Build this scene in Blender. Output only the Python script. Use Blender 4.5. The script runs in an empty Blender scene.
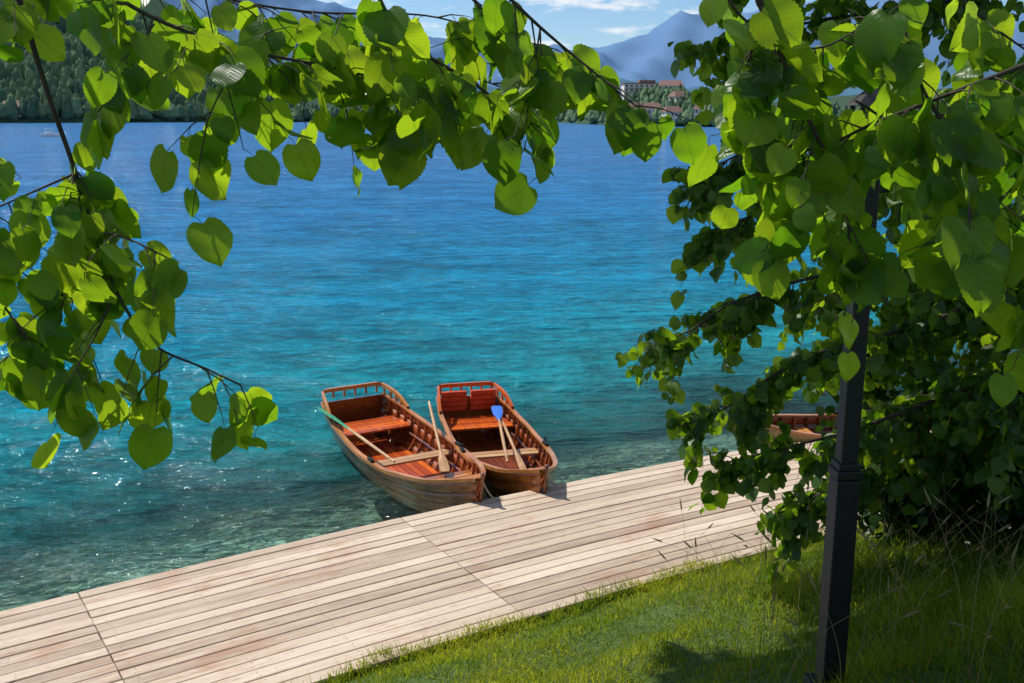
import bpy, math, random
import numpy as np
from mathutils import Vector, Matrix
random.seed(7); rng=np.random.default_rng(11)
scene=bpy.context.scene
scene.view_settings.view_transform='Standard'
try: scene.view_settings.look='None'
except: pass
scene.view_settings.exposure=0

# ------------------------------------------------------------------ helpers
def link(o,parent=None):
    scene.collection.objects.link(o)
    if parent is not None: o.parent=parent
    return o
def mesh_obj(name,verts,faces,mats=(),smooth=False,parent=None,uvs=None,attrs=None,midx=None):
    me=bpy.data.meshes.new(name)
    if isinstance(verts,np.ndarray): verts=verts.tolist()
    if isinstance(faces,np.ndarray): faces=faces.tolist()
    me.from_pydata(verts,[],faces)
    for m in mats: me.materials.append(m)
    if midx is not None: me.polygons.foreach_set('material_index',np.asarray(midx,dtype=np.int32))
    if smooth: me.polygons.foreach_set('use_smooth',np.ones(len(me.polygons),dtype=bool))
    if uvs is not None:   # per vertex uv
        uv=np.asarray(uvs,dtype=np.float32)
        li=np.empty(len(me.loops),dtype=np.int32); me.loops.foreach_get('vertex_index',li)
        l=me.uv_layers.new(name='UVMap'); l.data.foreach_set('uv',uv[li].ravel())
    if attrs:
        for k,v in attrs.items():
            a=me.attributes.new(k,'FLOAT','POINT'); a.data.foreach_set('value',np.asarray(v,dtype=np.float32))
    me.update()
    return link(bpy.data.objects.new(name,me),parent)
def empty(name):
    e=bpy.data.objects.new(name,None); e.empty_display_size=.3
    return link(e)
class MB:
    def __init__(s): s.v=[];s.f=[];s.m=[];s.uv=[];s.r=[]
    def add(s,v,f,m=0,uv=None,r=None):
        o=len(s.v); s.v+= [tuple(map(float,p)) for p in v]; s.f+=[tuple(i+o for i in q) for q in f]; s.m+=[m]*len(f)
        s.uv+= list(uv) if uv is not None else [(p[0],p[1]) for p in v]
        s.r+= [random.random() if r is None else r]*len(v)
    def box(s,c,sz,m=0,rot=0,r=None):
        hx,hy,hz=sz[0]/2,sz[1]/2,sz[2]/2; co,si=math.cos(rot),math.sin(rot)
        v=[]
        for z in(-hz,hz):
            for x,y in((-hx,-hy),(hx,-hy),(hx,hy),(-hx,hy)):
                v.append((c[0]+x*co-y*si,c[1]+x*si+y*co,c[2]+z))
        s.add(v,[(3,2,1,0),(4,5,6,7),(0,1,5,4),(1,2,6,5),(2,3,7,6),(3,0,4,7)],m,r=r)
    def tube(s,pts,rad,n=6,m=0,cap=True):
        v,f=tube_geo(pts,rad,n,cap); s.add(v,f,m)
    def obj(s,name,mats,parent=None,smooth=False):
        return mesh_obj(name,s.v,s.f,mats,smooth,parent,uvs=s.uv,attrs={'rnd':s.r},midx=s.m)
def tube_geo(pts,rad,n=6,cap=True):
    P=np.asarray(pts,float); N=len(P)
    R=np.full(N,rad) if np.isscalar(rad) else np.asarray(rad,float)
    T=np.gradient(P,axis=0); T/=np.linalg.norm(T,axis=1)[:,None]+1e-9
    up=np.array([0,0,1.]) if abs(T[0,2])<.9 else np.array([1.,0,0])
    v=[];f=[]
    a=np.arange(n)*2*np.pi/n
    u=np.cross(up,T[0]);u/=np.linalg.norm(u)
    for i in range(N):
        u=u-T[i]*np.dot(u,T[i]);u/=np.linalg.norm(u)+1e-9
        w=np.cross(T[i],u)
        for k in a: v.append(P[i]+R[i]*(math.cos(k)*u+math.sin(k)*w))
        if i:
            for k in range(n):
                k2=(k+1)%n; f.append(((i-1)*n+k,(i-1)*n+k2,i*n+k2,i*n+k))
    if cap:
        f.append(tuple(range(n-1,-1,-1))); f.append(tuple(range((N-1)*n,N*n)))
    return v,f
def catmull(pts,step=.05):
    P=[np.array(p,float) for p in pts]; P=[2*P[0]-P[1]]+P+[2*P[-1]-P[-2]]
    out=[]
    for i in range(1,len(P)-2):
        n=max(2,int(np.linalg.norm(P[i+1]-P[i])/step))
        for j in range(n):
            t=j/n
            out.append(.5*((2*P[i])+(-P[i-1]+P[i+1])*t+(2*P[i-1]-5*P[i]+4*P[i+1]-P[i+2])*t*t+(-P[i-1]+3*P[i]-3*P[i+1]+P[i+2])*t**3))
    out.append(P[-2]); return np.array(out)

# ------------------------------------------------------------------ materials
def newmat(name):
    m=bpy.data.materials.new(name); m.use_nodes=True; nt=m.node_tree; nt.nodes.clear()
    out=nt.nodes.new('ShaderNodeOutputMaterial'); return m,nt,out
def N(nt,t,**k):
    n=nt.nodes.new(t)
    for a,b in k.items():
        if a.startswith('i_'):
            n.inputs[a[2:].replace('_',' ')].default_value=b
        else: setattr(n,a,b)
    return n
def ramp(nt,stops,interp='LINEAR'):
    r=nt.nodes.new('ShaderNodeValToRGB'); r.color_ramp.interpolation=interp
    e=r.color_ramp.elements
    while len(e)<len(stops): e.new(.5)
    for x,(p,c) in zip(e,stops):
        x.position=p; x.color=(c[0],c[1],c[2],1) if not np.isscalar(c) else (c,c,c,1)
    return r
def math_(nt,op,a,b=None,c=None):
    n=nt.nodes.new('ShaderNodeMath'); n.operation=op
    for i,x in enumerate((a,b,c)):
        if x is None: continue
        if isinstance(x,(int,float)): n.inputs[i].default_value=x
        else: nt.links.new(x,n.inputs[i])
    return n.outputs[0]
def mixc(nt,fac,a,b,mode='MIX'):
    n=nt.nodes.new('ShaderNodeMix'); n.data_type='RGBA'; n.blend_type=mode
    for s,x in ((n.inputs['Factor'],fac),(n.inputs[6],a),(n.inputs[7],b)):
        if isinstance(x,(int,float)): s.default_value=x
        elif isinstance(x,tuple): s.default_value=(x[0],x[1],x[2],1)
        else: nt.links.new(x,s)
    return n.outputs[2]
def noise(nt,vec,scale,detail=4,rough=.55,mapscale=None):
    if mapscale:
        mp=N(nt,'ShaderNodeMapping'); mp.inputs['Scale'].default_value=mapscale
        nt.links.new(vec,mp.inputs[0]); vec=mp.outputs[0]
    n=nt.nodes.new('ShaderNodeTexNoise'); n.inputs['Scale'].default_value=scale
    n.inputs['Detail'].default_value=detail; n.inputs['Roughness'].default_value=rough
    nt.links.new(vec,n.inputs['Vector']); return n.outputs[0]
def wood_mat(name,dark,light,rough=.35,coat=0.,scale=(2,30,30),src='Object',bump=.15,var=.5):
    m,nt,out=newmat(name)
    tc=N(nt,'ShaderNodeTexCoord'); at=N(nt,'ShaderNodeAttribute',attribute_name='rnd')
    g=noise(nt,tc.outputs[src],1,6,.65,scale); g2=noise(nt,tc.outputs[src],3,3)
    v=math_(nt,'ADD',g,math_(nt,'MULTIPLY',math_(nt,'SUBTRACT',at.outputs['Fac'],.5),var))
    v=math_(nt,'ADD',v,math_(nt,'MULTIPLY',math_(nt,'SUBTRACT',g2,.5),.5))
    r=ramp(nt,[(.3,dark),(.72,light)]); nt.links.new(v,r.inputs[0])
    p=N(nt,'ShaderNodeBsdfPrincipled'); p.inputs['Roughness'].default_value=rough; p.inputs['Coat Weight'].default_value=coat
    p.inputs['Coat Roughness'].default_value=.15
    nt.links.new(r.outputs[0],p.inputs['Base Color'])
    b=N(nt,'ShaderNodeBump'); b.inputs['Strength'].default_value=bump; b.inputs['Distance'].default_value=.01
    nt.links.new(g,b.inputs['Height']); nt.links.new(b.outputs[0],p.inputs['Normal'])
    nt.links.new(p.outputs[0],out.inputs[0]); return m
def plain_mat(name,col,rough=.6,var=.25,scale=8,metal=0,src='Object'):
    m,nt,out=newmat(name)
    tc=N(nt,'ShaderNodeTexCoord'); g=noise(nt,tc.outputs[src],scale,5)
    lo=tuple(c*(1-var) for c in col); hi=tuple(min(1,c*(1+var)) for c in col)
    r=ramp(nt,[(.3,lo),(.7,hi)]); nt.links.new(g,r.inputs[0])
    p=N(nt,'ShaderNodeBsdfPrincipled'); p.inputs['Roughness'].default_value=rough; p.inputs['Metallic'].default_value=metal
    nt.links.new(r.outputs[0],p.inputs['Base Color'])
    b=N(nt,'ShaderNodeBump'); b.inputs['Strength'].default_value=.2; b.inputs['Distance'].default_value=.01
    nt.links.new(g,b.inputs['Height']); nt.links.new(b.outputs[0],p.inputs['Normal'])
    nt.links.new(p.outputs[0],out.inputs[0]); return m
def leaf_mat(name,d0,d1,t0,t1,tw=.5,veins=True,rough=.4,spec=.35):
    m,nt,out=newmat(name)
    at=N(nt,'ShaderNodeAttribute',attribute_name='rnd')
    dc=mixc(nt,at.outputs['Fac'],d0,d1); tcol=mixc(nt,at.outputs['Fac'],t0,t1)
    p=N(nt,'ShaderNodeBsdfPrincipled'); p.inputs['Roughness'].default_value=rough; p.inputs['Specular IOR Level'].default_value=spec
    tr=N(nt,'ShaderNodeBsdfTranslucent')
    if veins:
        uv=N(nt,'ShaderNodeUVMap',uv_map='UVMap'); sp=N(nt,'ShaderNodeSeparateXYZ'); nt.links.new(uv.outputs[0],sp.inputs[0])
        au=math_(nt,'ABSOLUTE',sp.outputs[0])
        mid=math_(nt,'LESS_THAN',au,.016)
        ph=math_(nt,'FRACT',math_(nt,'MULTIPLY',math_(nt,'SUBTRACT',sp.outputs[1],math_(nt,'MULTIPLY',au,.85)),8.0))
        side=math_(nt,'LESS_THAN',math_(nt,'ABSOLUTE',math_(nt,'SUBTRACT',ph,.5)),.045)
        vn=math_(nt,'MAXIMUM',mid,math_(nt,'MULTIPLY',side,.6))
        pn=noise(nt,uv.outputs[0],9,4)
        dc=mixc(nt,math_(nt,'MULTIPLY',vn,.45),dc,(.14,.24,.05))
        tcol=mixc(nt,math_(nt,'MULTIPLY',vn,.5),tcol,(.08,.18,.01))
        tcol=mixc(nt,math_(nt,'MULTIPLY',pn,.3),tcol,(.10,.26,.008))
        sw=math_(nt,'ABSOLUTE',math_(nt,'SUBTRACT',ph,.5))
        b=N(nt,'ShaderNodeBump'); b.inputs['Strength'].default_value=.3; b.inputs['Distance'].default_value=.003
        nt.links.new(sw,b.inputs['Height']); nt.links.new(b.outputs[0],p.inputs['Normal'])
    nt.links.new(dc,p.inputs['Base Color']); nt.links.new(tcol,tr.inputs[0])
    mx=N(nt,'ShaderNodeMixShader'); mx.inputs[0].default_value=tw
    nt.links.new(p.outputs[0],mx.inputs[1]); nt.links.new(tr.outputs[0],mx.inputs[2]); nt.links.new(mx.outputs[0],out.inputs[0])
    return m

M_bark=plain_mat('bark',(.045,.032,.022),.9,.5,30)
M_twig=plain_mat('twig_bark',(.05,.033,.02),.8,.4,40)
M_leaf=leaf_mat('linden_leaf',(.025,.08,.007),(.075,.17,.014),(.18,.43,.008),(.58,.76,.02),.57,True,.36,.35)
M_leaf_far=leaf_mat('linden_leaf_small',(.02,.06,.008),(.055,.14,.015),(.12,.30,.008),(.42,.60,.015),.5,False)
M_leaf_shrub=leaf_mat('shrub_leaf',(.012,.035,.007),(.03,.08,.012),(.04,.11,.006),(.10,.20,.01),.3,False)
M_grassblade=leaf_mat('grass_blade',(.06,.13,.008),(.22,.27,.02),(.14,.28,.006),(.58,.60,.03),.5,False,.6,.15)
M_straw=leaf_mat('grass_straw',(.22,.19,.08),(.36,.30,.14),(.3,.27,.1),(.4,.36,.15),.3,False,.7,.2)

# ------------------------------------------------------------------ shoreline curve (dock's water edge), arc length s
S=np.arange(-60,60.01,.1)
TH=np.radians(np.interp(S,[-60,-12,-4,0,4.2,8,14,60],[30,36,34,31,27,11,4,2]))
X=np.zeros_like(S);Yc=np.zeros_like(S); i0=int(np.argmin(abs(S)))
dx=np.cos(TH)*.1; dy=np.sin(TH)*.1
X[i0]=-1.30;Yc[i0]=10.89
for i in range(i0+1,len(S)): X[i]=X[i-1]+dx[i];Yc[i]=Yc[i-1]+dy[i]
for i in range(i0-1,-1,-1): X[i]=X[i+1]-dx[i];Yc[i]=Yc[i+1]-dy[i]
def edge(s,inl=0.):
    x=np.interp(s,S,X);y=np.interp(s,S,Yc);t=np.interp(s,S,TH)
    return x+math.sin(t)*inl, y-math.cos(t)*inl
def sdist(px,py):
    px=np.asarray(px,float);py=np.asarray(py,float); out=np.empty(px.shape)
    Xs,Ys,Ts=X[::3],Yc[::3],TH[::3]
    fl=px.ravel();fy=py.ravel();o=np.empty(fl.shape)
    for a in range(0,len(fl),20000):
        qx=fl[a:a+20000,None];qy=fy[a:a+20000,None]
        j=np.argmin((qx-Xs)**2+(qy-Ys)**2,axis=1)
        o[a:a+20000]=(qx[:,0]-Xs[j])*-np.sin(Ts[j])+(qy[:,0]-Ys[j])*np.cos(Ts[j])
    return o.reshape(px.shape)
def lump(x,y): return .06*np.sin(x*1.3+.5*y)+.05*np.sin(y*1.9-x*.7)+.03*np.sin(4.1*x+2.3*y)+.03*np.sin(5.3*y-2.9*x)
def ground_z(x,y):
    d=sdist(x,y)
    z=np.interp(d,[-400,-60,-14,-10,-2.85,-2.6,0,2,5,9,30,60,3000],[30,9,4.2,3.1,.40,.33,-.35,-.6,-1.1,-2.5,-9,-16,-18])
    return z+lump(x,y)*np.clip((-d-2.7)/1.2,0,1)+ .06*np.sin(x*2.1)*np.sin(y*1.7)*np.clip(d*.4,0,1)

# ------------------------------------------------------------------ ground sheet (bank + lake bed)
sv=np.concatenate([np.linspace(-59,-16,14),np.arange(-14,16,.3),np.linspace(17,59,14)])
dv=np.concatenate([np.linspace(-60,-14,12),np.arange(-13,8,.25),np.geomspace(8.5,120,20)])
gx=[];gy=[]
for s in sv:
    for d in dv:
        x,y=edge(s,-d); gx.append(x);gy.append(y)
gx=np.array(gx);gy=np.array(gy);gz=ground_z(gx,gy)
nd=len(dv); F=[(i*nd+j,(i+1)*nd+j,(i+1)*nd+j+1,i*nd+j+1) for i in range(len(sv)-1) for j in range(nd-1)]
m,nt,out=newmat('ground_soil')
geo=N(nt,'ShaderNodeNewGeometry'); sp=N(nt,'ShaderNodeSeparateXYZ'); nt.links.new(geo.outputs[0],sp.inputs[0])
n1=noise(nt,geo.outputs[0],1.6,6); n2=noise(nt,geo.outputs[0],30,4)
r=ramp(nt,[(.3,(.03,.06,.008)),(.7,(.09,.14,.02))]); nt.links.new(math_(nt,'ADD',math_(nt,'MULTIPLY',n1,.5),math_(nt,'MULTIPLY',n2,.5)),r.inputs[0])
wv=N(nt,'ShaderNodeVectorMath',operation='ADD'); nzc=N(nt,'ShaderNodeTexNoise'); nzc.inputs['Scale'].default_value=3.; nt.links.new(geo.outputs[0],nzc.inputs['Vector']); nt.links.new(geo.outputs[0],wv.inputs[0]); nt.links.new(nzc.outputs['Color'],wv.inputs[1])
vo=N(nt,'ShaderNodeTexVoronoi'); vo.inputs['Scale'].default_value=5.5; nt.links.new(wv.outputs[0],vo.inputs['Vector'])
vs=N(nt,'ShaderNodeSeparateColor'); nt.links.new(vo.outputs['Color'],vs.inputs[0])
r2=ramp(nt,[(0,(.09,.09,.07)),(.4,(.34,.31,.24)),(1,(.78,.70,.58))]); nt.links.new(math_(nt,'MULTIPLY',math_(nt,'ADD',vs.outputs[0],.25),math_(nt,'MULTIPLY',n1,1.3)),r2.inputs[0])
fc=math_(nt,'GREATER_THAN',sp.outputs[2],.3)
p=N(nt,'ShaderNodeBsdfPrincipled'); p.inputs['Roughness'].default_value=.9
nt.links.new(mixc(nt,fc,r2.outputs[0],r.outputs[0]),p.inputs['Base Color'])
b=N(nt,'ShaderNodeBump'); b.inputs['Distance'].default_value=.05; b.inputs['Strength'].default_value=.6; nt.links.new(math_(nt,'SUBTRACT',n2,vo.outputs['Distance']),b.inputs['Height']); nt.links.new(b.outputs[0],p.inputs['Normal'])
nt.links.new(p.outputs[0],out.inputs[0]); M_ground=m
mesh_obj('ground',np.stack([gx,gy,gz],1),F,[M_ground],True)

# ------------------------------------------------------------------ water
m,nt,out=newmat('lake_water')
geo=N(nt,'ShaderNodeNewGeometry'); sp=N(nt,'ShaderNodeSeparateXYZ'); nt.links.new(geo.outputs[0],sp.inputs[0])
off=math_(nt,'SUBTRACT',math_(nt,'ADD',math_(nt,'MULTIPLY',sp.outputs[0],-.515),math_(nt,'MULTIPLY',sp.outputs[1],.857)),10.0)
pn=noise(nt,geo.outputs[0],.35,4,.6)
offn=math_(nt,'ADD',off,math_(nt,'MULTIPLY',math_(nt,'SUBTRACT',pn,.5),4.0))
rc=ramp(nt,[(0,(.035,.27,.26)),(.06,(.008,.235,.28)),(.16,(.004,.195,.33)),(.4,(.018,.18,.40)),(1,(.05,.19,.42))]); nt.links.new(math_(nt,'DIVIDE',off,90.),rc.inputs[0])
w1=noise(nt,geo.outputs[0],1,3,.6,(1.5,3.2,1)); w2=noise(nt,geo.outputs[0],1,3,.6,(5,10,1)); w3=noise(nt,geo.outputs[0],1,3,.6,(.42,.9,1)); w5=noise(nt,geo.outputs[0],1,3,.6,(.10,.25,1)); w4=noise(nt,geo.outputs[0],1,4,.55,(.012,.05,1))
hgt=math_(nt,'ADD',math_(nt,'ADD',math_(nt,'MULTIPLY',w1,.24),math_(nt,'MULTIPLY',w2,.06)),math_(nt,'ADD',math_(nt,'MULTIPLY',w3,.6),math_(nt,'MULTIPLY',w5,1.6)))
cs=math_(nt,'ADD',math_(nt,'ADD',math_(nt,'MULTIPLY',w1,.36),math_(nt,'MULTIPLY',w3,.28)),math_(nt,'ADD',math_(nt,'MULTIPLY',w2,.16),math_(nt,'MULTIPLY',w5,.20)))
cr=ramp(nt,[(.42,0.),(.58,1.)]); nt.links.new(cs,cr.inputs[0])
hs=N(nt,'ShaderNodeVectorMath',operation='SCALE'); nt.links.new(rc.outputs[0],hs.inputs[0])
nt.links.new(math_(nt,'ADD',math_(nt,'MULTIPLY',cr.outputs[0],.85),math_(nt,'ADD',math_(nt,'MULTIPLY',w4,.5),.30)),hs.inputs['Scale'])  # ripple light and dark painted into the body colour by wave noise
ro=ramp(nt,[(0,.0),(.16,.08),(.36,.42),(.58,.86),(.9,1.)]); nt.links.new(math_(nt,'DIVIDE',offn,10.),ro.inputs[0])
bp=N(nt,'ShaderNodeBump'); bp.inputs['Strength'].default_value=1.; bp.inputs['Distance'].default_value=1.; nt.links.new(hgt,bp.inputs['Height'])
fr=N(nt,'ShaderNodeFresnel'); fr.inputs[0].default_value=1.33; nt.links.new(bp.outputs[0],fr.inputs['Normal'])
gl=N(nt,'ShaderNodeBsdfGlossy'); gl.inputs['Roughness'].default_value=.05; nt.links.new(bp.outputs[0],gl.inputs['Normal'])
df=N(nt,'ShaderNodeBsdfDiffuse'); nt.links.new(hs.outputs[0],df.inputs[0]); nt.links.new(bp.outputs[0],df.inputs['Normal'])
tp=N(nt,'ShaderNodeBsdfTransparent'); tp.inputs[0].default_value=(.64,.91,.87,1)
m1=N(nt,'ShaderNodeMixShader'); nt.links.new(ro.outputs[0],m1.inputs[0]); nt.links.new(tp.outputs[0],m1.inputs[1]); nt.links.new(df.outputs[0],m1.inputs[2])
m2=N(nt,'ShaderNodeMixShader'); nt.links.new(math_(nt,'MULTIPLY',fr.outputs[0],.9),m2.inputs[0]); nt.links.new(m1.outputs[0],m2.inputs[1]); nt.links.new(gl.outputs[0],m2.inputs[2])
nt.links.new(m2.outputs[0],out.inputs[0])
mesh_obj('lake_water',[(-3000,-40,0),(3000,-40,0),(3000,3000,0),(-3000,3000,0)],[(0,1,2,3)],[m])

# ------------------------------------------------------------------ dock
m,nt,out=newmat('weathered_deck_boards')
uv=N(nt,'ShaderNodeUVMap',uv_map='UVMap'); at=N(nt,'ShaderNodeAttribute',attribute_name='rnd')
ofs=N(nt,'ShaderNodeVectorMath',operation='ADD'); cb=N(nt,'ShaderNodeCombineXYZ'); nt.links.new(math_(nt,'MULTIPLY',at.outputs['Fac'],37.),cb.inputs[2]); nt.links.new(uv.outputs[0],ofs.inputs[0]); nt.links.new(cb.outputs[0],ofs.inputs[1]); V=ofs.outputs[0]
g=noise(nt,V,1,7,.7,(1.6,45,1)); g2=noise(nt,V,1,4,.6,(.5,3.,1)); g3=noise(nt,uv.outputs[0],.9,4,.6); g4=noise(nt,V,1,6,.7,(2.2,16,1)); g5=noise(nt,V,1,6,.75,(7,30,1))
tone=math_(nt,'ADD',math_(nt,'MULTIPLY',g,.45),math_(nt,'ADD',math_(nt,'MULTIPLY',g2,.35),math_(nt,'MULTIPLY',at.outputs['Fac'],.20)))
r=ramp(nt,[(.32,(.30,.215,.15)),(.5,(.55,.43,.32)),(.72,(.76,.63,.49))]); nt.links.new(tone,r.inputs[0])
wear=ramp(nt,[(.56,0.),(.66,1.)]); nt.links.new(math_(nt,'ADD',math_(nt,'MULTIPLY',g3,.5),math_(nt,'MULTIPLY',g4,.57)),wear.inputs[0])
c=mixc(nt,math_(nt,'MULTIPLY',wear.outputs[0],.6),r.outputs[0],(.36,.17,.09))
dk=ramp(nt,[(.58,0.),(.68,1.)]); nt.links.new(g5,dk.inputs[0]); c=mixc(nt,math_(nt,'MULTIPLY',dk.outputs[0],.6),c,(.20,.14,.10))
p=N(nt,'ShaderNodeBsdfPrincipled'); p.inputs['Roughness'].default_value=.8; nt.links.new(c,p.inputs['Base Color'])
b=N(nt,'ShaderNodeBump'); b.inputs['Strength'].default_value=.4; b.inputs['Distance'].default_value=.006; nt.links.new(g,b.inputs['Height']); nt.links.new(b.outputs[0],p.inputs['Normal'])
nt.links.new(p.outputs[0],out.inputs[0]); M_deck=m
M_screw=plain_mat('screw_head',(.22,.16,.12),.7); M_beam=wood_mat('dock_beam_wood',(.07,.05,.035),(.16,.12,.09),.85)
dock=empty('wooden_dock')
mb=MB(); PW=.155
secs=[-31.5,-28,-24.5,-21,-17.5,-14,-10.5,-7,-3.5,0,7,14,21,28]
for a,bb in zip(secs[:-1],secs[1:]):
    for k in range(18):
        st=np.linspace(a+.006+random.uniform(-.003,.003),bb-.006+random.uniform(-.003,.003),max(3,int((bb-a)/.7)+1)); zt=.45+random.uniform(-.005,.005)
        i0_=k*PW+.003+random.uniform(0,.004); i1_=(k+1)*PW-.006-random.uniform(0,.005); r_=random.random(); wob=random.uniform(-.003,.003)
        v=[];uvv=[]
        for s in st:
            ww=wob*math.sin((s-a)/(bb-a)*math.pi)
            for (inl,z) in ((i0_,zt-.035),(i0_,zt-.004),(i0_+.005,zt),(i1_-.005,zt),(i1_,zt-.004),(i1_,zt-.035)):
                x,y=edge(s,inl+ww); v.append((x,y,z)); uvv.append((s,inl))
        f=[]
        for i in range(len(st)-1):
            for j in range(6):
                j2=(j+1)%6; f.append((i*6+j,(i+1)*6+j,(i+1)*6+j2,i*6+j2))
        f.append((5,4,3,2,1,0)); f.append(tuple((len(st)-1)*6+j for j in range(6)))
        mb.add(v,f,0,uvv,r_)
        if -8<a<8:
            for s in np.arange(a+.12,bb,.875):
                for q in (.28,.72):
                    if random.random()<.25: continue
                    x,y=edge(s+random.uniform(-.02,.02),i0_+(i1_-i0_)*(q+random.uniform(-.06,.06))); rr=.006
                    mb.add([(x+rr*math.cos(t),y+rr*math.sin(t),zt+.0015) for t in np.arange(6)*math.pi/3],[tuple(range(6))],1)
mb.obj('deck_boards',[M_deck,M_screw],dock)
mb=MB()
for a,bb in zip(secs[:-1],secs[1:]):
    for inl in (.10,1.35,2.6):
        st=np.linspace(a,bb,max(3,int((bb-a)/.9)))
        v=[];f=[]
        for s in st:
            for (di,z) in ((-.05,.23),(-.05,.405),(.05,.405),(.05,.23)):
                x,y=edge(s,inl+di); v.append((x,y,z))
        for i in range(len(st)-1):
            for j in range(4): f.append((i*4+j,i*4+(j+1)%4,(i+1)*4+(j+1)%4,(i+1)*4+j))
        mb.add(v,f)
for s in np.arange(-30,28,1.75):
    x,y=edge(s,.22); mb.tube([(x,y,-1.4),(x,y,.40)],.08,8)
mb.obj('dock_beams_and_piles',[M_beam],dock)

# ------------------------------------------------------------------ rowing boats
M_hull=wood_mat('varnished_hull_wood',(.11,.026,.005),(.43,.135,.022),.25,.6,(1.2,12,30),var=.4)
M_in=wood_mat('boat_interior_wood',(.10,.018,.005),(.36,.075,.014),.35,.4,(1.5,14,14),var=.5)
M_gun=wood_mat('gunwale_wood',(.30,.09,.018),(.58,.24,.06),.35,.4,(1.5,20,20))
M_seat=wood_mat('red_seat_wood',(.38,.05,.005),(.78,.16,.015),.35,.4,(1.5,20,20))
M_pale=wood_mat('pale_thwart_wood',(.42,.22,.09),(.68,.44,.21),.5,.1,(20,1.5,20))
M_red=plain_mat('red_cushion',(.66,.065,.012),.6,.2,12)
M_green=plain_mat('green_oar_paint',(.05,.36,.17),.4,.15,12); M_blue=plain_mat('blue_oar_paint',(.03,.16,.62),.4,.15,12)
M_rope=plain_mat('rope',(.42,.36,.26),.9,.3,60); M_iron=plain_mat('dark_iron',(.03,.03,.03),.5,.2,20,.6)
def smooth_tab(xs,ys):
    q=np.linspace(0,1,201); v=np.interp(q,xs,ys)
    for _ in range(24): v[1:-1]=(v[:-2]+2*v[1:-1]+v[2:])/4
    return lambda s: float(np.interp(s,q,v))
def build_boat(name,stern,bow,B=.66,style=1,z0=0.0):
    stern=np.array(stern,float);bow=np.array(bow,float); L=float(np.linalg.norm(bow-stern))
    hm=M_hull if style<3 else M_pale
    e=empty(name); e.location=(stern[0],stern[1],z0); e.rotation_euler=(random.uniform(-.02,.02),0,math.atan2(bow[1]-stern[1],bow[0]-stern[0]))
    hb=smooth_tab([0,.15,.35,.5,.65,.8,.9,.96,1],[.76*B,.92*B,1.0*B,1.0*B,.93*B,.70*B,.43*B,.20*B,.03])
    sh=smooth_tab([0,.2,.45,.65,.85,1],[.62,.52,.45,.47,.58,.76]); kl=smooth_tab([0,.2,.7,.9,1],[-.05,-.13,-.13,-.07,.02])
    def P(s,t,off=0.):
        ph=t*math.pi/2; b=hb(s);k=kl(s);z=k+(sh(s)-k)*(1-math.cos(ph))**1.05
        y=b*(.84*math.sin(ph)**.75+.16*t)
        x=s*L-(1-t)**1.6*max(0,s-.78)/.22*.42
        return np.array([x,y+off*math.sin(ph)**.5,z-off*math.cos(ph)])
    ss=np.concatenate([np.linspace(0,.8,21),np.linspace(.83,1,9)])
    ns=7; mb=MB()
    for side in (1,-1):
        for k in range(ns):
            t0,t1=k/ns,(k+1)/ns
            v=[]
            for s in ss:
                for (t,o) in ((t0,.020),((t0+t1)/2,.012),(t1+.01 if k<ns-1 else t1,0.003)):
                    p=P(s,min(t,1),o if k else o*.3); v.append((p[0],p[1]*side,p[2]))
            f=[]
            for i in range(len(ss)-1):
                for j in range(2):
                    q=(i*3+j,(i+1)*3+j,(i+1)*3+j+1,i*3+j+1); f.append(q if side<0 else q[::-1])
            mb.add(v,f,0,r=random.random())
    hull=mb.obj('hull_planking',[hm,M_in],e,True)
    md=hull.modifiers.new('thick','SOLIDIFY'); md.thickness=.016; md.offset=-1; md.material_offset=1
    mb=MB()
    mb.tube([P(s,0)+np.array([0,0,-.015]) for s in np.linspace(0,.8,12)]+[P(s,0) for s in (.86,.92,.97,1.)]+[P(1,t)+np.array([.012,0,0]) for t in (.2,.4,.6,.8,1.)]+[P(1,1)+np.array([.02,0,.07])],.026,6)
    mb.obj('keel_and_stem',[hm],e,True)
    mb=MB(); prof=[P(0,t) for t in np.linspace(0,1,10)]
    ring=[(0,p[1],p[2]) for p in prof]+[(0,-p[1],p[2]) for p in prof[::-1][0:-1]]
    n=len(ring); v=[(.0,a[1]*.99,a[2]) for a in ring]+[(.03,a[1]*.985,a[2]) for a in ring]
    mb.add(v,[tuple(range(n)),tuple(range(2*n-1,n-1,-1))]+[(i,(i+1)%n,n+(i+1)%n,n+i) for i in range(n)])
    mb.obj('transom',[hm],e)
    mb=MB()
    for side in (1,-1):
        v=[];f=[]
        for i,s in enumerate(ss):
            p=P(s,1)
            for (dy,dz) in ((.028,-.035),(.028,.012),(-.035,.012),(-.035,-.02)):
                y=max(p[1]+dy,.004) ; v.append((p[0],y*side,p[2]+dz))
            if i:
                for j in range(4):
                    q=((i-1)*4+j,(i-1)*4+(j+1)%4,i*4+(j+1)%4,i*4+j); f.append(q if side>0 else q[::-1])
        f.append((0,1,2,3)); mb.add(v,f,0,r=.6)
    mb.obj('gunwales',[M_gun],e)
    mb=MB()
    for s in np.arange(.06,.93,.052):
        for side in (1,-1):
            v=[];f=[]
            ts=np.linspace(.06,.97,9)
            for i,t in enumerate(ts):
                for (dxx,o) in ((-.014,-.018),(.014,-.018),(.014,-.042),(-.014,-.042)):
                    p=P(s,t,o); v.append((p[0]+dxx,max(p[1],.003)*side,p[2]))
                if i:
                    for j in range(4): f.append(((i-1)*4+j,(i-1)*4+(j+1)%4,i*4+(j+1)%4,i*4+j))
            mb.add(v,f)
    for side in(1,-1):
        mb.tube([ (P(s,.72,-.05)*np.array([1,side,1])) for s in np.linspace(.03,.93,24)],.017,4)
    mb.obj('ribs',[M_in],e)
    mb=MB()
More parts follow.
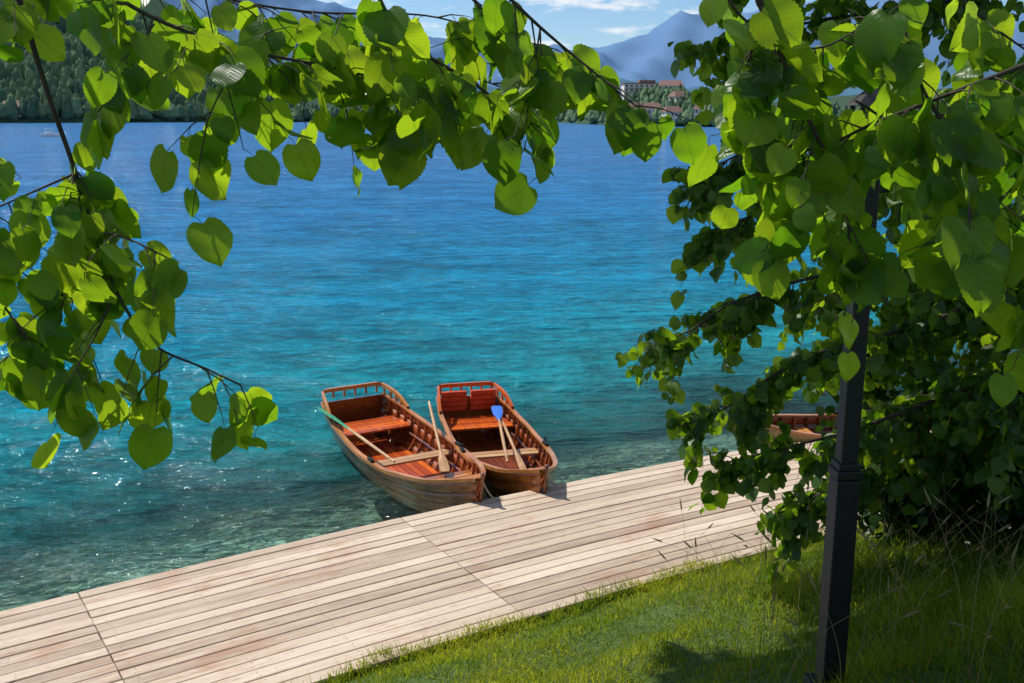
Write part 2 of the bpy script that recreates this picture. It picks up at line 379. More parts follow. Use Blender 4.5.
    def halfw(s,z):
        best=0
        for t in np.linspace(.02,1,50):
            p=P(s,t)
            if p[2]<=z: best=p[1]
        return best
    zf=.03
    for k in range(-4,5):
        yc=k*.095; sss=[s for s in np.linspace(.03,.9,24) if halfw(s,zf)>abs(yc)+.055]
        if len(sss)>3:
            a,b_=sss[0]*L,sss[-1]*L; mb.box(((a+b_)/2,yc,zf),(b_-a,.085,.016))
    mb.obj('floorboards',[M_seat if style==1 else M_in],e)
    def thwart(s,z,w,mat,nb=2,nm='thwart'):
        mb=MB()
        for i in range(nb):
            xx=s*L+(i-(nb-1)/2)*(w/nb); hw=halfw(xx/L,z)-.02
            mb.box((xx,0,z),(w/nb-.012,2*hw,.026))
        mb.obj(nm,[mat],e)
    thwart(.50,.30,.24,M_pale,2); thwart(.72,.33,.20,M_gun,2,'bow_thwart')
    thwart(.15,.34,.62,M_seat,6,'stern_bench')
    mb=MB(); sb=np.linspace(.90,.995,6); v=[];f=[]
    for i,s in enumerate(sb):
        p=P(s,1); v+=[(p[0],p[1],p[2]-.004),(p[0],-p[1],p[2]-.004),(p[0],-p[1],p[2]-.03),(p[0],p[1],p[2]-.03)]
        if i:
            for j in range(4): f.append(((i-1)*4+j,(i-1)*4+(j+1)%4,i*4+(j+1)%4,i*4+j))
    f.append((0,1,2,3)); mb.add(v,f); mb.obj('bow_breasthook',[M_gun],e)
    if style<3:
        mb=MB(); zt=sh(0)
        sidepts=[P(.17,1),P(.11,1),P(.05,1)]
        top=.15
        A=[np.array([p[0],p[1],p[2]+top*f_]) for p,f_ in zip(sidepts,(.15,.8,1.))]
        c0=P(0,1); A+=[np.array([-.02,c0[1]*.96,zt+top])]
        path=A+[np.array([-.035,y,zt+top+.02]) for y in np.linspace(c0[1]*.8,-c0[1]*.8,7)]+[p*np.array([1,-1,1]) for p in A[::-1]]
        path=catmull(path,.04); v=[];f=[]
        for i,p in enumerate(path):
            for (dr,dz) in ((-.02,-.03),(-.02,.03),(.02,.03),(.02,-.03)):
                v.append((p[0]+dr*(1 if abs(p[1])<c0[1]*.9 else .3),p[1]+(dr*(1 if p[1]>0 else -1) if abs(p[1])>c0[1]*.8 else 0),p[2]+dz))
            if i:
                for j in range(4): f.append(((i-1)*4+j,(i-1)*4+(j+1)%4,i*4+(j+1)%4,i*4+j))
        mb.add(v,f)
        for p in path[2:-2:4]:
            mb.box((p[0],p[1],p[2]-.075),(.025,.03,.12))
        mb.obj('stern_backrest_rail',[M_gun if style==1 else M_seat],e)
    if style==2:
        mb=MB()
        for yy in (-.24,.24):
            for i in range(4):
                mb.box((.10+i*.012,yy,.44+i*.085),(.07,.42,.082))
        o=mb.obj('backrest_cushions',[M_red],e); bv=o.modifiers.new('b','BEVEL'); bv.width=.018; bv.segments=2
    mb=MB()
    for side in(1,-1):
        p=P(.56,1); mb.box((p[0],side*p[1],p[2]+.03),(.16,.05,.035)); 
        mb.tube([(p[0]-.03,side*p[1],p[2]+.12),(p[0]-.02,side*p[1],p[2]+.06),(p[0]+.02,side*p[1],p[2]+.06),(p[0]+.03,side*p[1],p[2]+.12)],.008,6)
    mb.obj('rowlocks',[M_iron],e)
    return e,L,P
def add_oar(parent,a,b,bladecol,nm='oar',ws_=1.,ls_=1.,roll=0.):
    a=np.array(a,float);b=np.array(b,float); d=(b-a);Ln=np.linalg.norm(d);d/=Ln
    side=np.cross(d,(0,0,1));side/=np.linalg.norm(side); up=np.cross(side,d)
    side,up=side*math.cos(roll)+up*math.sin(roll),up*math.cos(roll)-side*math.sin(roll)
    mb=MB()
    mb.tube([a+d*.45*ls_,a+d*.7*ls_,a+d*Ln*.65,b-d*.14],[.016,.021,.024,.020],8,0); mb.tube([b-d*.14,b-d*.12,b],[.013,.016,.016],8,0)
    v=[];f=[]; ts=[0,.03,.1,.3,.48,.56]; ws=[.048,.062,.068,.06,.03,.018]
    for i,(t,w) in enumerate(zip(ts,ws)):
        c=a+d*t*ls_; h=.008+.012*(t/.56); w=w*(ws_ if i<4 else 1)
        for (p_,q_) in ((-1,-.5),(0,-1),(1,-.5),(1,.5),(0,1),(-1,.5)):
            v.append(c+side*w*p_+up*h*q_)
        if i:
            for j in range(6): f.append(((i-1)*6+j,(i-1)*6+(j+1)%6,i*6+(j+1)%6,i*6+j))
    f.append((5,4,3,2,1,0)); mb.add(v,f,1)
    o=mb.obj(nm,[M_pale,bladecol],None)
    o.parent=parent; bpy.context.view_layer.update(); o.matrix_parent_inverse=parent.matrix_world.inverted()
    return o
b1,L1,P1=build_boat('rowing_boat',(-2.52,15.35),(-.38,11.34),.67,1)
b2,L2,P2=build_boat('rowing_boat',(-.74,15.5),(.38,11.62),.62,2)
b3,L3,P3=build_boat('rowing_boat',(7.6,14.75),(3.25,14.05),.62,3)
add_oar(b1,(-2.93,14.70,.64),(-1.55,12.5,.56),M_green,'green_oar',1.35,1.9,.5)
add_oar(b1,(-.88,12.5,.42),(-1.25,14.5,.80),M_pale,'wooden_oar')
add_oar(b2,(-.24,14.75,.66),(-.06,12.6,.52),M_blue,'blue_oar',1.25,1.1)
add_oar(b2,(.16,12.7,.36),(-.16,14.3,.60),M_pale,'wooden_oar',.7)
mb=MB()
def sag(a,b,dz):
    a=np.array(a,float);b=np.array(b,float); return [a+(b-a)*t-np.array([0,0,dz*4*t*(1-t)]) for t in np.linspace(0,1,10)]
x,y=edge(1.3,.12); mb.tube(sag((-.38,11.34,.8),(x,y,.47),.12),.009,5); mb.tube(sag((.38,11.62,.8),(edge(2.2,.12)[0],edge(2.2,.12)[1],.47),.08),.009,5)
o=mb.obj('mooring_ropes',[M_rope])

# ------------------------------------------------------------------ lamp post
lp=empty('lamp_post'); bx,by=1.83,5.2; bz=float(ground_z(np.array([bx]),np.array([by]))[0])-.1
M_post=plain_mat('black_painted_post',(.008,.008,.008),.6,.3,25)
mb=MB(); rt=.08
mb.box((bx,by,bz+.70),(.13,.13,1.4),0,rt); mb.box((bx,by,bz+1.43),(.145,.145,.05),0,rt); mb.box((bx,by,bz+1.475),(.125,.125,.04),0,rt)
mb.box((bx,by,bz+2.3),(.096,.096,1.62),0,rt); mb.box((bx,by,bz+.1),(.22,.22,.1),0,rt)
o=mb.obj('post',[M_post],lp); bv=o.modifiers.new('b','BEVEL'); bv.width=.008; bv.segments=2
mb=MB()
mb.box((bx,by,bz+3.13),(.15,.15,.04),0,rt)
for q in ((-1,-1),(1,-1),(1,1),(-1,1)):
    mb.box((bx+q[0]*.08,by+q[1]*.08,bz+3.27),(.018,.018,.24))
mb.add([(bx-.12,by-.12,bz+3.39),(bx+.12,by-.12,bz+3.39),(bx+.12,by+.12,bz+3.39),(bx-.12,by+.12,bz+3.39),(bx,by,bz+3.5)],[(0,1,4),(1,2,4),(2,3,4),(3,0,4),(3,2,1,0)])
mb.obj('lantern',[M_post],lp)

# ------------------------------------------------------------------ leaves
def leaf_template(rows,cols,serr):
    tt=np.linspace(0,1,rows); cs=np.linspace(-1,1,cols)
    w=np.interp(tt,[0,.05,.12,.25,.4,.55,.7,.82,.9,.95,1],[.20,.36,.45,.51,.53,.50,.41,.27,.14,.06,.0])
    v=[];uv=[]
    for i,t in enumerate(tt):
        for c in cs:
            ww=w[i]*(1+(serr*(1 if i%2 else -1) if abs(c)>.99 else 0))
            x=c*ww; y=t-.10*abs(c)**1.3*(1-t)**4
            z=-.24*t*t+.10*abs(x)+.03*math.sin(t*9+c*3)-.12*x*x
            v.append((x,y,z));uv.append((c*w[i]*1.0,t))
    f=[(i*cols+j,i*cols+j+1,(i+1)*cols+j+1,(i+1)*cols+j) for i in range(rows-1) for j in range(cols-1)]
    return np.array(v),np.array(f),np.array(uv)
def leaf_mesh(name,tmpl,pos,tip,nrm,size,rnd,mat,parent,smooth=True):
    tv,tf,tuv=tmpl; pos=np.array(pos);tip=np.array(tip);nrm=np.array(nrm);size=np.array(size)
    tip/=np.linalg.norm(tip,axis=1)[:,None]; nrm=nrm-tip*np.sum(nrm*tip,axis=1)[:,None]; nrm/=np.linalg.norm(nrm,axis=1)[:,None]+1e-9
    sx=np.cross(tip,nrm); n=len(pos); asp=rng.uniform(.82,1.04,n); curl=rng.uniform(.2,2.2,n)
    V=pos[:,None,:]+size[:,None,None]*(tv[None,:,0:1]*asp[:,None,None]*sx[:,None,:]+tv[None,:,1:2]*tip[:,None,:]+tv[None,:,2:3]*curl[:,None,None]*nrm[:,None,:])
    Fc=(tf[None]+(np.arange(n)*len(tv))[:,None,None]).reshape(-1,4)
    return mesh_obj(name,V.reshape(-1,3),Fc,[mat],smooth,parent,uvs=np.tile(tuv,(n,1)),attrs={'rnd':np.repeat(rnd,len(tv))})
T_near=leaf_template(25,5,.03); T_mid=leaf_template(6,3,0.); 
def rv(s=1.): return rng.normal(0,s,3)
class Foliage:
    def __init__(s): s.pos=[];s.tip=[];s.nrm=[];s.size=[];s.mb=MB()
    def leaf(s,p,twd,size,pet=.035,face=(0,-.9,.4),spread=.7,rad=.0011,hang=.8):
        d=np.array([rng.normal(0,.6),rng.normal(0,.5),-rng.uniform(.1,.9)])+.3*twd; d/=np.linalg.norm(d)
        q=p+d*pet
        if pet>0: s.mb.tube([p,p+d*pet*.5+np.array([0,0,.003]),q],rad,3,0,False)
        tip=np.array([rng.normal(0,.42),rng.normal(0,.4),-hang*rng.uniform(.4,1.2)])+.35*d
        nr=np.array(face)+rv(spread)
        s.pos.append(q);s.tip.append(tip);s.nrm.append(nr);s.size.append(size)
    def build(s,parent,tmpl,lm,bm=None):
        rnd=rng.random(len(s.pos))
        leaf_mesh('leaves',tmpl,s.pos,s.tip,s.nrm,s.size,rnd,lm,parent)
        s.mb.obj('branches',[bm or M_twig],parent,True)
def near_branch(F,pts,r0,r1,dens=1.,size=.11,twl=(.08,.22),start=.0,leaf_every=.05):
    c=catmull(pts,.03); n=len(c); F.mb.tube(c,np.linspace(r0,r1,n),6)
    acc=0
    for i in range(1,n):
        seg=np.linalg.norm(c[i]-c[i-1]); acc+=seg
        if i/n<start: continue
        while acc>leaf_every/dens:
            acc-=leaf_every/dens; t=(c[i]-c[i-1])/max(seg,1e-6)
            if rng.random()<.6:
                d=t*.6+np.array([rng.normal(0,.7),rng.normal(0,1.0),rng.normal(-.3,.45)]); d/=np.linalg.norm(d)
                l=rng.uniform(*twl); m_=max(2,int(l/.055)); tw=[c[i]+d*l*k/m_+np.array([0,0,-.25*l*(k/m_)**2]) for k in range(m_+1)]
                F.mb.tube(tw,np.linspace(min(r1*1.2,.003),.0012,m_+1),4,0,False)
                for k in range(1,m_+1): F.leaf(tw[k],d,size*rng.uniform(.55,1.2))
            else: F.leaf(c[i],t,size*rng.uniform(.55,1.2))
    F.leaf(c[-1],np.array([0,0,-1.]),size*1.05)
def far_branch(F,pts,r0,r1,n_tw=50,rad=.42,size=.115,start=.15):
    c=catmull(pts,.1); n=len(c); F.mb.tube(c,np.linspace(r0,r1,n),6)
    for _ in range(n_tw):
        i=int(n*rng.uniform(start,1)); i=min(max(i,1),n-1); t=c[i]-c[i-1]; t/=np.linalg.norm(t)
        d=t*.8+np.array([rng.normal(0,.5),rng.normal(0,.9),rng.normal(-.2,.55)]); d/=np.linalg.norm(d)
        taper=1-.35*i/n; l=rng.uniform(.15,rad*1.3)*taper; m_=max(2,int(l/.06))
        tw=[c[i]+d*l*k/m_+np.array([0,0,-.35*l*(k/m_)**2]) for k in range(m_+1)]
        F.mb.tube(tw,np.linspace(.005,.002,m_+1),3,0,False)
        for k in range(1,m_+1):
            for q in range(2): F.leaf(tw[k]+rv(.02),d,size*rng.uniform(.5,1.25),pet=.03,face=(-.2,-.5,.7),spread=.75,rad=.0015,hang=.5)

def trunk(F,base,pts,r0,r1):
    c=catmull([base]+pts,.15); k=len(c); rr=np.linspace(r0,r1,k)*(1+.25*np.exp(-np.arange(k)*.5)); F.mb.tube(c,rr,12)
tl=empty('linden_tree'); FL=Foliage()
zb=float(ground_z(np.array([-4.3]),np.array([1.2]))[0])
trunk(FL,(-4.3,1.2,zb-.2),[(-4.25,1.25,3.6),(-4.2,1.3,4.8),(-4.1,1.4,6.2),(-4.0,1.3,8.)],.22,.10)
def limb(F,pts,a,b): c=catmull(pts,.08); F.mb.tube(c,np.linspace(a,b,len(c)),8)
limb(FL,[(-4.15,1.35,5.4),(-3.2,1.9,6.0),(-2.2,2.5,6.0),(-1.6,2.85,5.8),(-1.42,2.95,5.5)],.05,.007)
limb(FL,[(-4.12,1.38,5.8),(-3.0,2.0,6.5),(-2.0,2.6,6.3),(-1.5,2.8,5.8),(-1.2,2.9,5.39)],.05,.006)
limb(FL,[(-2.0,2.6,6.3),(-1.2,2.7,6.3),(-.7,2.8,5.9),(-.405,2.9,5.4)],.015,.006)
limb(FL,[(-1.2,2.7,6.3),(-.5,2.7,6.2),(-.2,2.8,5.8),(-.09,2.95,5.4)],.012,.006)
NB=[([(-1.42,2.95,5.5),(-1.36,3,5.10),(-1.31,3.02,4.87),(-1.255,3,4.665),(-1.19,2.97,4.485),(-1.09,2.95,4.33),(-.93,2.95,4.25),(-.83,2.95,4.2)],.0095,.003,1.0,.42),
([(-1.305,3,4.83),(-1.42,2.9,4.77),(-1.55,2.85,4.71)],.004,.002,1.2,.2),
([(-1.255,3,4.665),(-1.375,3.05,4.485),(-1.505,3.1,4.36),(-1.6,3.1,4.25)],.004,.002,1.4,.1),
([(-1.19,2.97,4.485),(-1.24,2.9,4.36),(-1.28,2.85,4.28)],.004,.002,1.2,.1),
([(-1.255,3,4.665),(-1.1,2.85,4.66),(-.95,2.8,4.60)],.004,.002,1.3,.1),
([(-1.66,2.8,5.20),(-1.62,2.9,5.05),(-1.56,3,4.90)],.004,.002,.9,0),
([(-1.65,2.9,4.75),(-1.53,2.95,4.6),(-1.43,3,4.5)],.004,.002,1.2,0),
([(-1.65,3.1,4.50),(-1.52,3.0,4.38),(-1.46,3,4.26)],.004,.002,1.3,0),
([(-1.65,3.1,5.4),(-1.45,3.0,5.36),(-1.25,2.95,5.38)],.004,.002,1.0,0),
([(-1.20,2.9,5.39),(-1.01,2.95,5.27),(-.784,3,5.19),(-.53,3.05,5.14),(-.328,3.05,5.09),(-.183,3,5.05)],.0075,.003,1.8,0),
([(-.405,2.9,5.4),(-.31,2.95,5.22),(-.123,3.0,5.10),(.02,3.05,5.0)],.007,.003,1.6,0),
([(-.09,2.95,5.4),(.08,3.0,5.25),(.25,3.05,5.12),(.36,3.0,5.03)],.006,.0025,1.3,0),
([(-1.01,2.95,5.255),(-1.09,2.9,5.12),(-1.15,2.85,5.01)],.0035,.002,1.3,.1),
([(-.784,3,5.17),(-.83,2.9,5.05),(-.85,2.85,4.98)],.0035,.002,1.2,.1),
([(-.53,3.05,5.12),(-.50,3.1,5.02)],.003,.002,1.3,0),
([(-.328,3.05,5.06),(-.36,3.1,4.97)],.003,.002,1.3,0),
([(-1.15,3.1,5.42),(-.89,3.15,5.35),(-.61,3.2,5.31),(-.265,3.2,5.30),(-.05,3.2,5.24)],.005,.0025,1.4,0),
([(-.75,3.3,5.28),(-.5,3.3,5.22),(-.25,3.3,5.16),(0,3.3,5.08)],.004,.0025,1.1,0),
([(.08,3,5.24),(.053,3.0,5.06),(.03,2.95,4.94)],.0035,.002,1.4,0),
([(-.2,3.1,5.42),(-.035,3.15,5.26),(.13,3.2,5.12)],.004,.002,1.3,0)]
for i,(pts,a,b_,dn,st) in enumerate(NB): near_branch(FL,pts,a,b_,dn,.112 if i<9 else .118,start=st)
FL.build(tl,T_near,M_leaf)
# high crown boughs of the same tree, above the view; they shade the bank
FH=Foliage()
for pts in ([(-4.05,1.35,6.8),(-4.0,4.0,7.8),(-3.4,6.3,8.2),(-2.6,8.0,8.1),(-1.8,9.3,7.9)],
            [(-4.05,1.35,7.2),(-3.7,3.8,8.3),(-2.9,6.3,8.4),(-1.9,7.8,8.2),(-1.0,8.8,7.8)],
            [(-4.0,1.3,7.6),(-3.9,4.2,8.9),(-3.5,6.8,9.2),(-2.8,8.6,9.0),(-2.0,10.0,8.7)],
            [(-4.05,1.35,7.0),(-3.4,4.2,8.0),(-2.3,6.2,8.2),(-1.2,7.3,7.9),(-.2,8.1,7.4)],
            [(-2.9,6.3,8.4),(-2.2,8.0,8.7),(-1.2,9.2,8.5),(-.2,10.1,8.0)],
            [(-3.4,6.3,8.2),(-3.3,7.8,8.2),(-2.9,9.0,7.9)]):
    y0=pts[0][1]; far_branch(FH,pts,.05,.01,165,1.0,.17,.58 if y0<3 else .2)
FH.build(tl,T_mid,M_leaf_far)
tr_=empty('linden_tree'); FR=Foliage()
zb=float(ground_z(np.array([3.6]),np.array([1.6]))[0])
trunk(FR,(3.6,1.6,zb-.2),[(3.6,1.6,3.2),(3.5,1.7,4.6),(3.5,1.8,6.2),(3.3,1.8,8.5)],.2,.1)
limb(FR,[(3.5,1.75,5.6),(2.7,2.3,6.2),(1.6,2.8,6.2),(.9,2.95,5.8),(.667,3,5.4)],.05,.007)
limb(FR,[(1.6,2.8,6.2),(1.2,2.9,5.8),(1.11,3,5.4)],.02,.007)
limb(FR,[(3.5,1.7,4.8),(2.6,2.4,5.3),(2.0,2.8,5.3),(1.55,3,5.17)],.04,.007)
limb(FR,[(2.6,2.4,5.3),(2.1,2.8,5.0),(1.62,3,4.9)],.02,.006)
RB=[([(.667,3,5.4),(.84,3,5.045),(.98,3,4.785),(1.02,3,4.60)],.0105,.0035,1.2,.1),
([(1.55,3,5.17),(1.305,3,5.075),(1.08,3.05,4.98),(.915,3.1,4.90),(.76,3.1,4.95)],.0085,.003,1.6,0),
([(1.11,3,5.4),(1.11,2.9,5.165),(1.22,2.8,4.9),(1.27,2.75,4.70)],.006,.0025,1.4,0),
([(.98,3,4.785),(.85,3.05,4.68),(.77,3.1,4.58)],.004,.002,1.4,0),
([(1.62,3,4.95),(1.45,2.95,4.78),(1.32,2.9,4.63)],.005,.002,1.6,0),
([(1.66,2.9,4.85),(1.56,2.85,4.6),(1.53,2.85,4.47)],.004,.002,1.4,0),
([(.58,3.1,5.42),(.70,3.1,5.27),(.915,3.15,5.2),(1.11,3.2,5.29)],.005,.0025,1.5,0),
([(.72,3,5.26),(.68,3.05,5.12),(.66,3.1,5.02)],.004,.002,1.1,0),
([(1.0,3,4.7),(1.07,2.95,4.56)],.003,.002,1.6,0),
([(1.3,3.2,5.4),(1.5,3.2,5.25),(1.75,3.2,5.1)],.005,.002,1.6,0),
([(1.1,3.3,5.05),(1.3,3.3,4.95),(1.6,3.3,4.95)],.005,.002,1.6,0),
([(.90,3.4,5.35),(.89,3.4,5.1),(.86,3.4,4.95),(.84,3.4,4.80)],.005,.002,1.5,0),
([(1.2,3.4,5.3),(1.25,3.4,5.1),(1.15,3.4,4.8),(1.1,3.4,4.70)],.004,.002,1.6,0),
([(1.75,3.4,4.9),(1.6,3.4,4.75),(1.42,3.4,4.68)],.004,.002,1.5,0)]
for pts,a,b_,dn,st in RB: near_branch(FR,pts,a,b_,dn,.122,start=st)
FR.build(tr_,T_near,M_leaf)
# --- tree standing on the bank by the water, to the right
tf=empty('linden_tree'); FF=Foliage()
zb=float(ground_z(np.array([6.2]),np.array([8.8]))[0])
trunk(FF,(6.2,8.8,zb-.2),[(6.15,8.8,2.6),(6.1,8.75,4.2),(6.0,8.7,6.),(5.9,8.7,8.5)],.22,.1)
FB=[[(6.05,8.75,5.2),(5,8.3,5.5),(4.0,8,5.15),(2.73,8,4.88),(1.9,8,4.75),(1.45,8,4.5)],
[(6.1,8.75,4.2),(5.2,8.3,4.3),(4.12,8,3.94),(2.73,8,3.79),(1.855,8,3.545),(1.457,8,3.29),(1.10,8,3.15)],
[(6.1,8.75,3.6),(4.8,8.3,3.7),(3.18,8,3.29),(2.37,8,3.04),(1.80,8,2.64),(1.42,8,2.47)],
[(6.12,8.78,3.0),(5,8.3,3.1),(3.64,8.1,2.70),(2.83,8,2.43),(2.05,8,2.22),(1.78,8,2.14)],
[(6.12,8.78,2.6),(5,8.4,2.7),(3.67,8.2,2.33),(2.87,8.1,1.95),(2.40,8.1,1.70)],
[(6.0,8.7,5.9),(5,8.3,6.2),(3.9,8,5.95),(2.66,8,5.76),(1.85,8,5.62),(1.48,8,5.47)],
[(6.05,8.75,4.8),(4.8,8.3,4.9),(3.08,8,4.45),(2.2,8,4.3),(1.58,8,4.1)],
[(6.0,8.7,6.6),(4.8,8.3,6.9),(3.6,8.2,6.7),(2.5,8.2,6.4),(1.8,8.2,6.1)],
[(6.05,8.75,5.0),(5.0,9.2,5.2),(3.8,9.3,4.9),(3.0,9.3,4.7)],
[(6.1,8.75,4.0),(5.0,9.3,4.1),(3.8,9.4,3.7),(3.0,9.4,3.3)],
[(6.1,8.75,3.2),(5.2,8.0,3.4),(4.4,7.4,3.2),(3.7,7.2,2.9)],
[(6.1,8.75,4.4),(5.0,9.0,4.2),(4.0,9.0,3.3),(3.0,9.0,2.8)],
[(5.95,8.7,7.4),(4.5,8.9,7.9),(2.8,9.0,7.8),(1.2,9.0,7.5),(0,8.9,7.3),(-.8,8.8,7.1)],
[(5.95,8.7,7.8),(4.6,8.2,8.3),(3.0,8.2,8.2),(1.6,8.0,7.8),(.6,7.8,7.4),(-.3,7.7,7.1)],
[(5.95,8.7,7.6),(4.4,8.0,8.3),(2.8,7.4,8.1),(1.4,7.0,7.6),(.5,6.8,7.2)],
[(5.95,8.7,8.0),(4.4,9.2,8.8),(2.6,9.4,8.9),(1.,9.4,8.6),(-.2,9.4,8.2)]]
for i,pts in enumerate(FB):
    if i<8: far_branch(FF,pts,.035,.006,105,.5)
    elif i<12: far_branch(FF,pts,.035,.006,120,.75)
    else: far_branch(FF,pts,.05,.01,125,1.0,.18,.25)  # high boughs above the view, added to shade the bank
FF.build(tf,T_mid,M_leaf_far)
def shrub(cx,cy,rx,ry,h,n):
    e=empty('shrub'); Fs=Foliage(); z=float(ground_z(np.array([cx]),np.array([cy]))[0])
    for k in range(46):
        a=rng.uniform(0,2*np.pi); q=rng.uniform(.3,1)**.6; el=rng.uniform(.15,1)
        end=np.array([cx+rx*q*math.cos(a),cy+ry*q*math.sin(a),z+h*(el if q<.8 else el*.75)])
        base=np.array([cx+rng.normal(0,.15),cy+rng.normal(0,.12),z-.05]); mid=(base+end)/2+np.array([0,0,.25])
        c=catmull([base,mid,end],.1); Fs.mb.tube(c,np.linspace(.018,.004,len(c)),5)
        for _ in range(n//46):
            i=int(len(c)*rng.uniform(.3,1)); i=min(i,len(c)-1); p=c[i]+rv(.13)
            Fs.leaf(p,rv(),.085*rng.uniform(.6,1.25),pet=0,face=(-.2,-.4,.9),spread=.7,hang=.35)
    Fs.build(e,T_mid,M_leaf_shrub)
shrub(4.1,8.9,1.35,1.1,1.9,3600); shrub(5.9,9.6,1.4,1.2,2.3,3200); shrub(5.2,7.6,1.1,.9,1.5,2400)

# ------------------------------------------------------------------ lawn
n=230000
ss_=rng.uniform(-7.5,13,n); ed=2.79+.05*np.sin(ss_*5.1)+.05*np.sin(ss_*2.3+1)+.03*np.sin(ss_*13.7)
dd=-(ed-.03+rng.power(1.0,n)*6.4)
dd[:9000]=-(ed[:9000]-.06+rng.uniform(0,.16,9000))
ex=np.interp(ss_,S,X)+np.sin(np.interp(ss_,S,TH))*(-dd); ey=np.interp(ss_,S,Yc)-np.cos(np.interp(ss_,S,TH))*(-dd)
keep=(ex>-4)&(ey>2.2)&(ex<.62*ey+1.2); fr_=np.arange(n)<9000; fr_=fr_[keep]; ex=ex[keep];ey=ey[keep];dd=dd[keep]; n=len(ex)
ez=ground_z(ex,ey); ez=np.where(-dd<2.85,np.maximum(ez,.42),ez)
cl=np.clip(.5+.22*np.sin(ex*2.3+1.1*ey)+.2*np.sin(ey*3.1-ex*1.7+1)+.18*np.sin(ex*6.1-ey*4.3)+.14*np.sin(ex*9.7+ey*8.9+2),0,1)
tall=np.clip((ex-1.5)*.5,0,1)*np.clip((-dd-2.9)*.8,0,1)
h=(rng.uniform(.03,.09,n)*(.45+1.0*cl))*(1+1.1*tall); h=np.where(fr_,rng.uniform(.05,.14,n),h)
a=rng.uniform(0,2*np.pi,n); w=rng.uniform(.003,.0055,n); ln=rng.normal(0,.55,(n,2))*h[:,None]
base=np.stack([ex,ey,ez-.01],1); wd=np.stack([np.cos(a)*w,np.sin(a)*w,0*w],1)
tipp=base+np.stack([ln[:,0],ln[:,1],h],1); midp=base+np.stack([ln[:,0]*.35,ln[:,1]*.35,h*.6],1)
V=np.stack([base-wd,base+wd,midp+wd*.8,midp-wd*.8,tipp],1).reshape(-1,3)
o=np.arange(n)*5
me_f=[tuple(q) for q in np.stack([o,o+1,o+2,o+3],1).tolist()]+[tuple(q) for q in np.stack([o+3,o+2,o+4],1).tolist()]
rn=np.clip(.10+1.0*cl+rng.normal(0,.22,n)-.25*tall,0,1)
mesh_obj('lawn_grass',V,me_f,[M_grassblade],False,None,attrs={'rnd':np.repeat(rn,5)})
mb=MB()
for k in range(190):
    x=rng.uniform(1.4,4.2); y=rng.uniform(4.2,8.6)
    if abs(x/y-.40)>.22: continue
    z=float(ground_z(np.array([x]),np.array([y]))[0]); hh=rng.uniform(.3,.9); ln_=rng.normal(0,.25,2)
    c=[(x+ln_[0]*t*t,y+ln_[1]*t*t,z+hh*t*(1-.08*t)) for t in np.linspace(0,1,7)]
    mb.tube(c,np.linspace(.0028,.0012,7),3,0,False)
    if rng.random()<.6:
        p=np.array(c[-1]);d=p-np.array(c[-2]);d/=np.linalg.norm(d); mb.tube([p,p+d*.03,p+d*.08,p+d*.12],[.002,.008,.006,.001],5)
mb.obj('tall_grass',[M_straw])
mb=MB(); K=8000; xs_=rng.uniform(.2,5.5,K); ys_=rng.uniform(4.0,9.2,K); sd_=sdist(xs_,ys_); gz_=ground_z(xs_,ys_)
for k in range(K):
    x,y,z=xs_[k],ys_[k],gz_[k]
    if sd_[k]>-3.1: continue
    if x<2.2 and rng.random()>.2+.45*max(0,x-.2)/2: continue
    hh=rng.uniform(.12,.38)*(.6 if x<1.6 else 1); an=rng.uniform(0,6.28); l=rng.uniform(.2,.9)*hh; w=.004
    dx_,dy_=math.cos(an),math.sin(an); v=[]
    for t in (0,.4,.75,1.):
        wv_=w*(1-t*.95); v+=[(x+dx_*l*t*t-dy_*wv_,y+dy_*l*t*t+dx_*wv_,z-.01+hh*(t-.25*t*t)),(x+dx_*l*t*t+dy_*wv_,y+dy_*l*t*t-dx_*wv_,z-.01+hh*(t-.25*t*t))]
    mb.add(v,[(0,1,3,2),(2,3,5,4),(4,5,7,6)],r=random.random()*.6)
mb.obj('bank_grass',[M_grassblade])

# ------------------------------------------------------------------ far shore
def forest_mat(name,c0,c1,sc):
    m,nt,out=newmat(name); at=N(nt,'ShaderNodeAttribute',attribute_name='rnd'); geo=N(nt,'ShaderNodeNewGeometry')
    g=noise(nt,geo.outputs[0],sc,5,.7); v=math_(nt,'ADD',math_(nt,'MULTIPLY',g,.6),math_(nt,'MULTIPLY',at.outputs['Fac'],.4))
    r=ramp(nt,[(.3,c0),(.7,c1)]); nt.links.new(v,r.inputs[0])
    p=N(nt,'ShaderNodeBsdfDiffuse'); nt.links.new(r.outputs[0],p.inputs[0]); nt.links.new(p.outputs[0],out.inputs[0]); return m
M_forest=forest_mat('hazy_forest',(.05,.10,.065),(.15,.22,.11),.06)
M_land=forest_mat('hazy_land',(.05,.09,.06),(.09,.14,.08),.02)
M_mtn=forest_mat('haze_blue_mountain',(.12,.22,.38),(.19,.31,.48),.0018)  # aerial haze painted in as a bluish base colour
M_mtn2=forest_mat('near_haze_blue_mountain',(.07,.15,.22),(.13,.23,.31),.004)  # nearer ridge, haze painted into its colour too
def shoreY(x): return np.interp(x,[-900,-350,-250,30,60,100,500,900],[620,760,880,880,520,470,430,420])
def hill(x,y):
    q=y-shoreY(x)
    hl=185*np.exp(-((x+620)/270.)**2)*np.clip(q/260,0,1)
    hr=11*np.exp(-((x-78)/26.)**2)*np.clip(q/45,0,1)
    return np.where(q>0,1.2+np.minimum(q*.03,14),-3)+hl+hr+ 25*np.clip((x-260)/300,0,1)*np.clip(q/150,0,1)
xs=np.linspace(-1200,1200,241); ys=np.linspace(400,1500,111)
XX,YY=np.meshgrid(xs,ys,indexing='ij'); ZZ=hill(XX,YY)
f=[(i*111+j,(i+1)*111+j,(i+1)*111+j+1,i*111+j+1) for i in range(240) for j in range(110)]
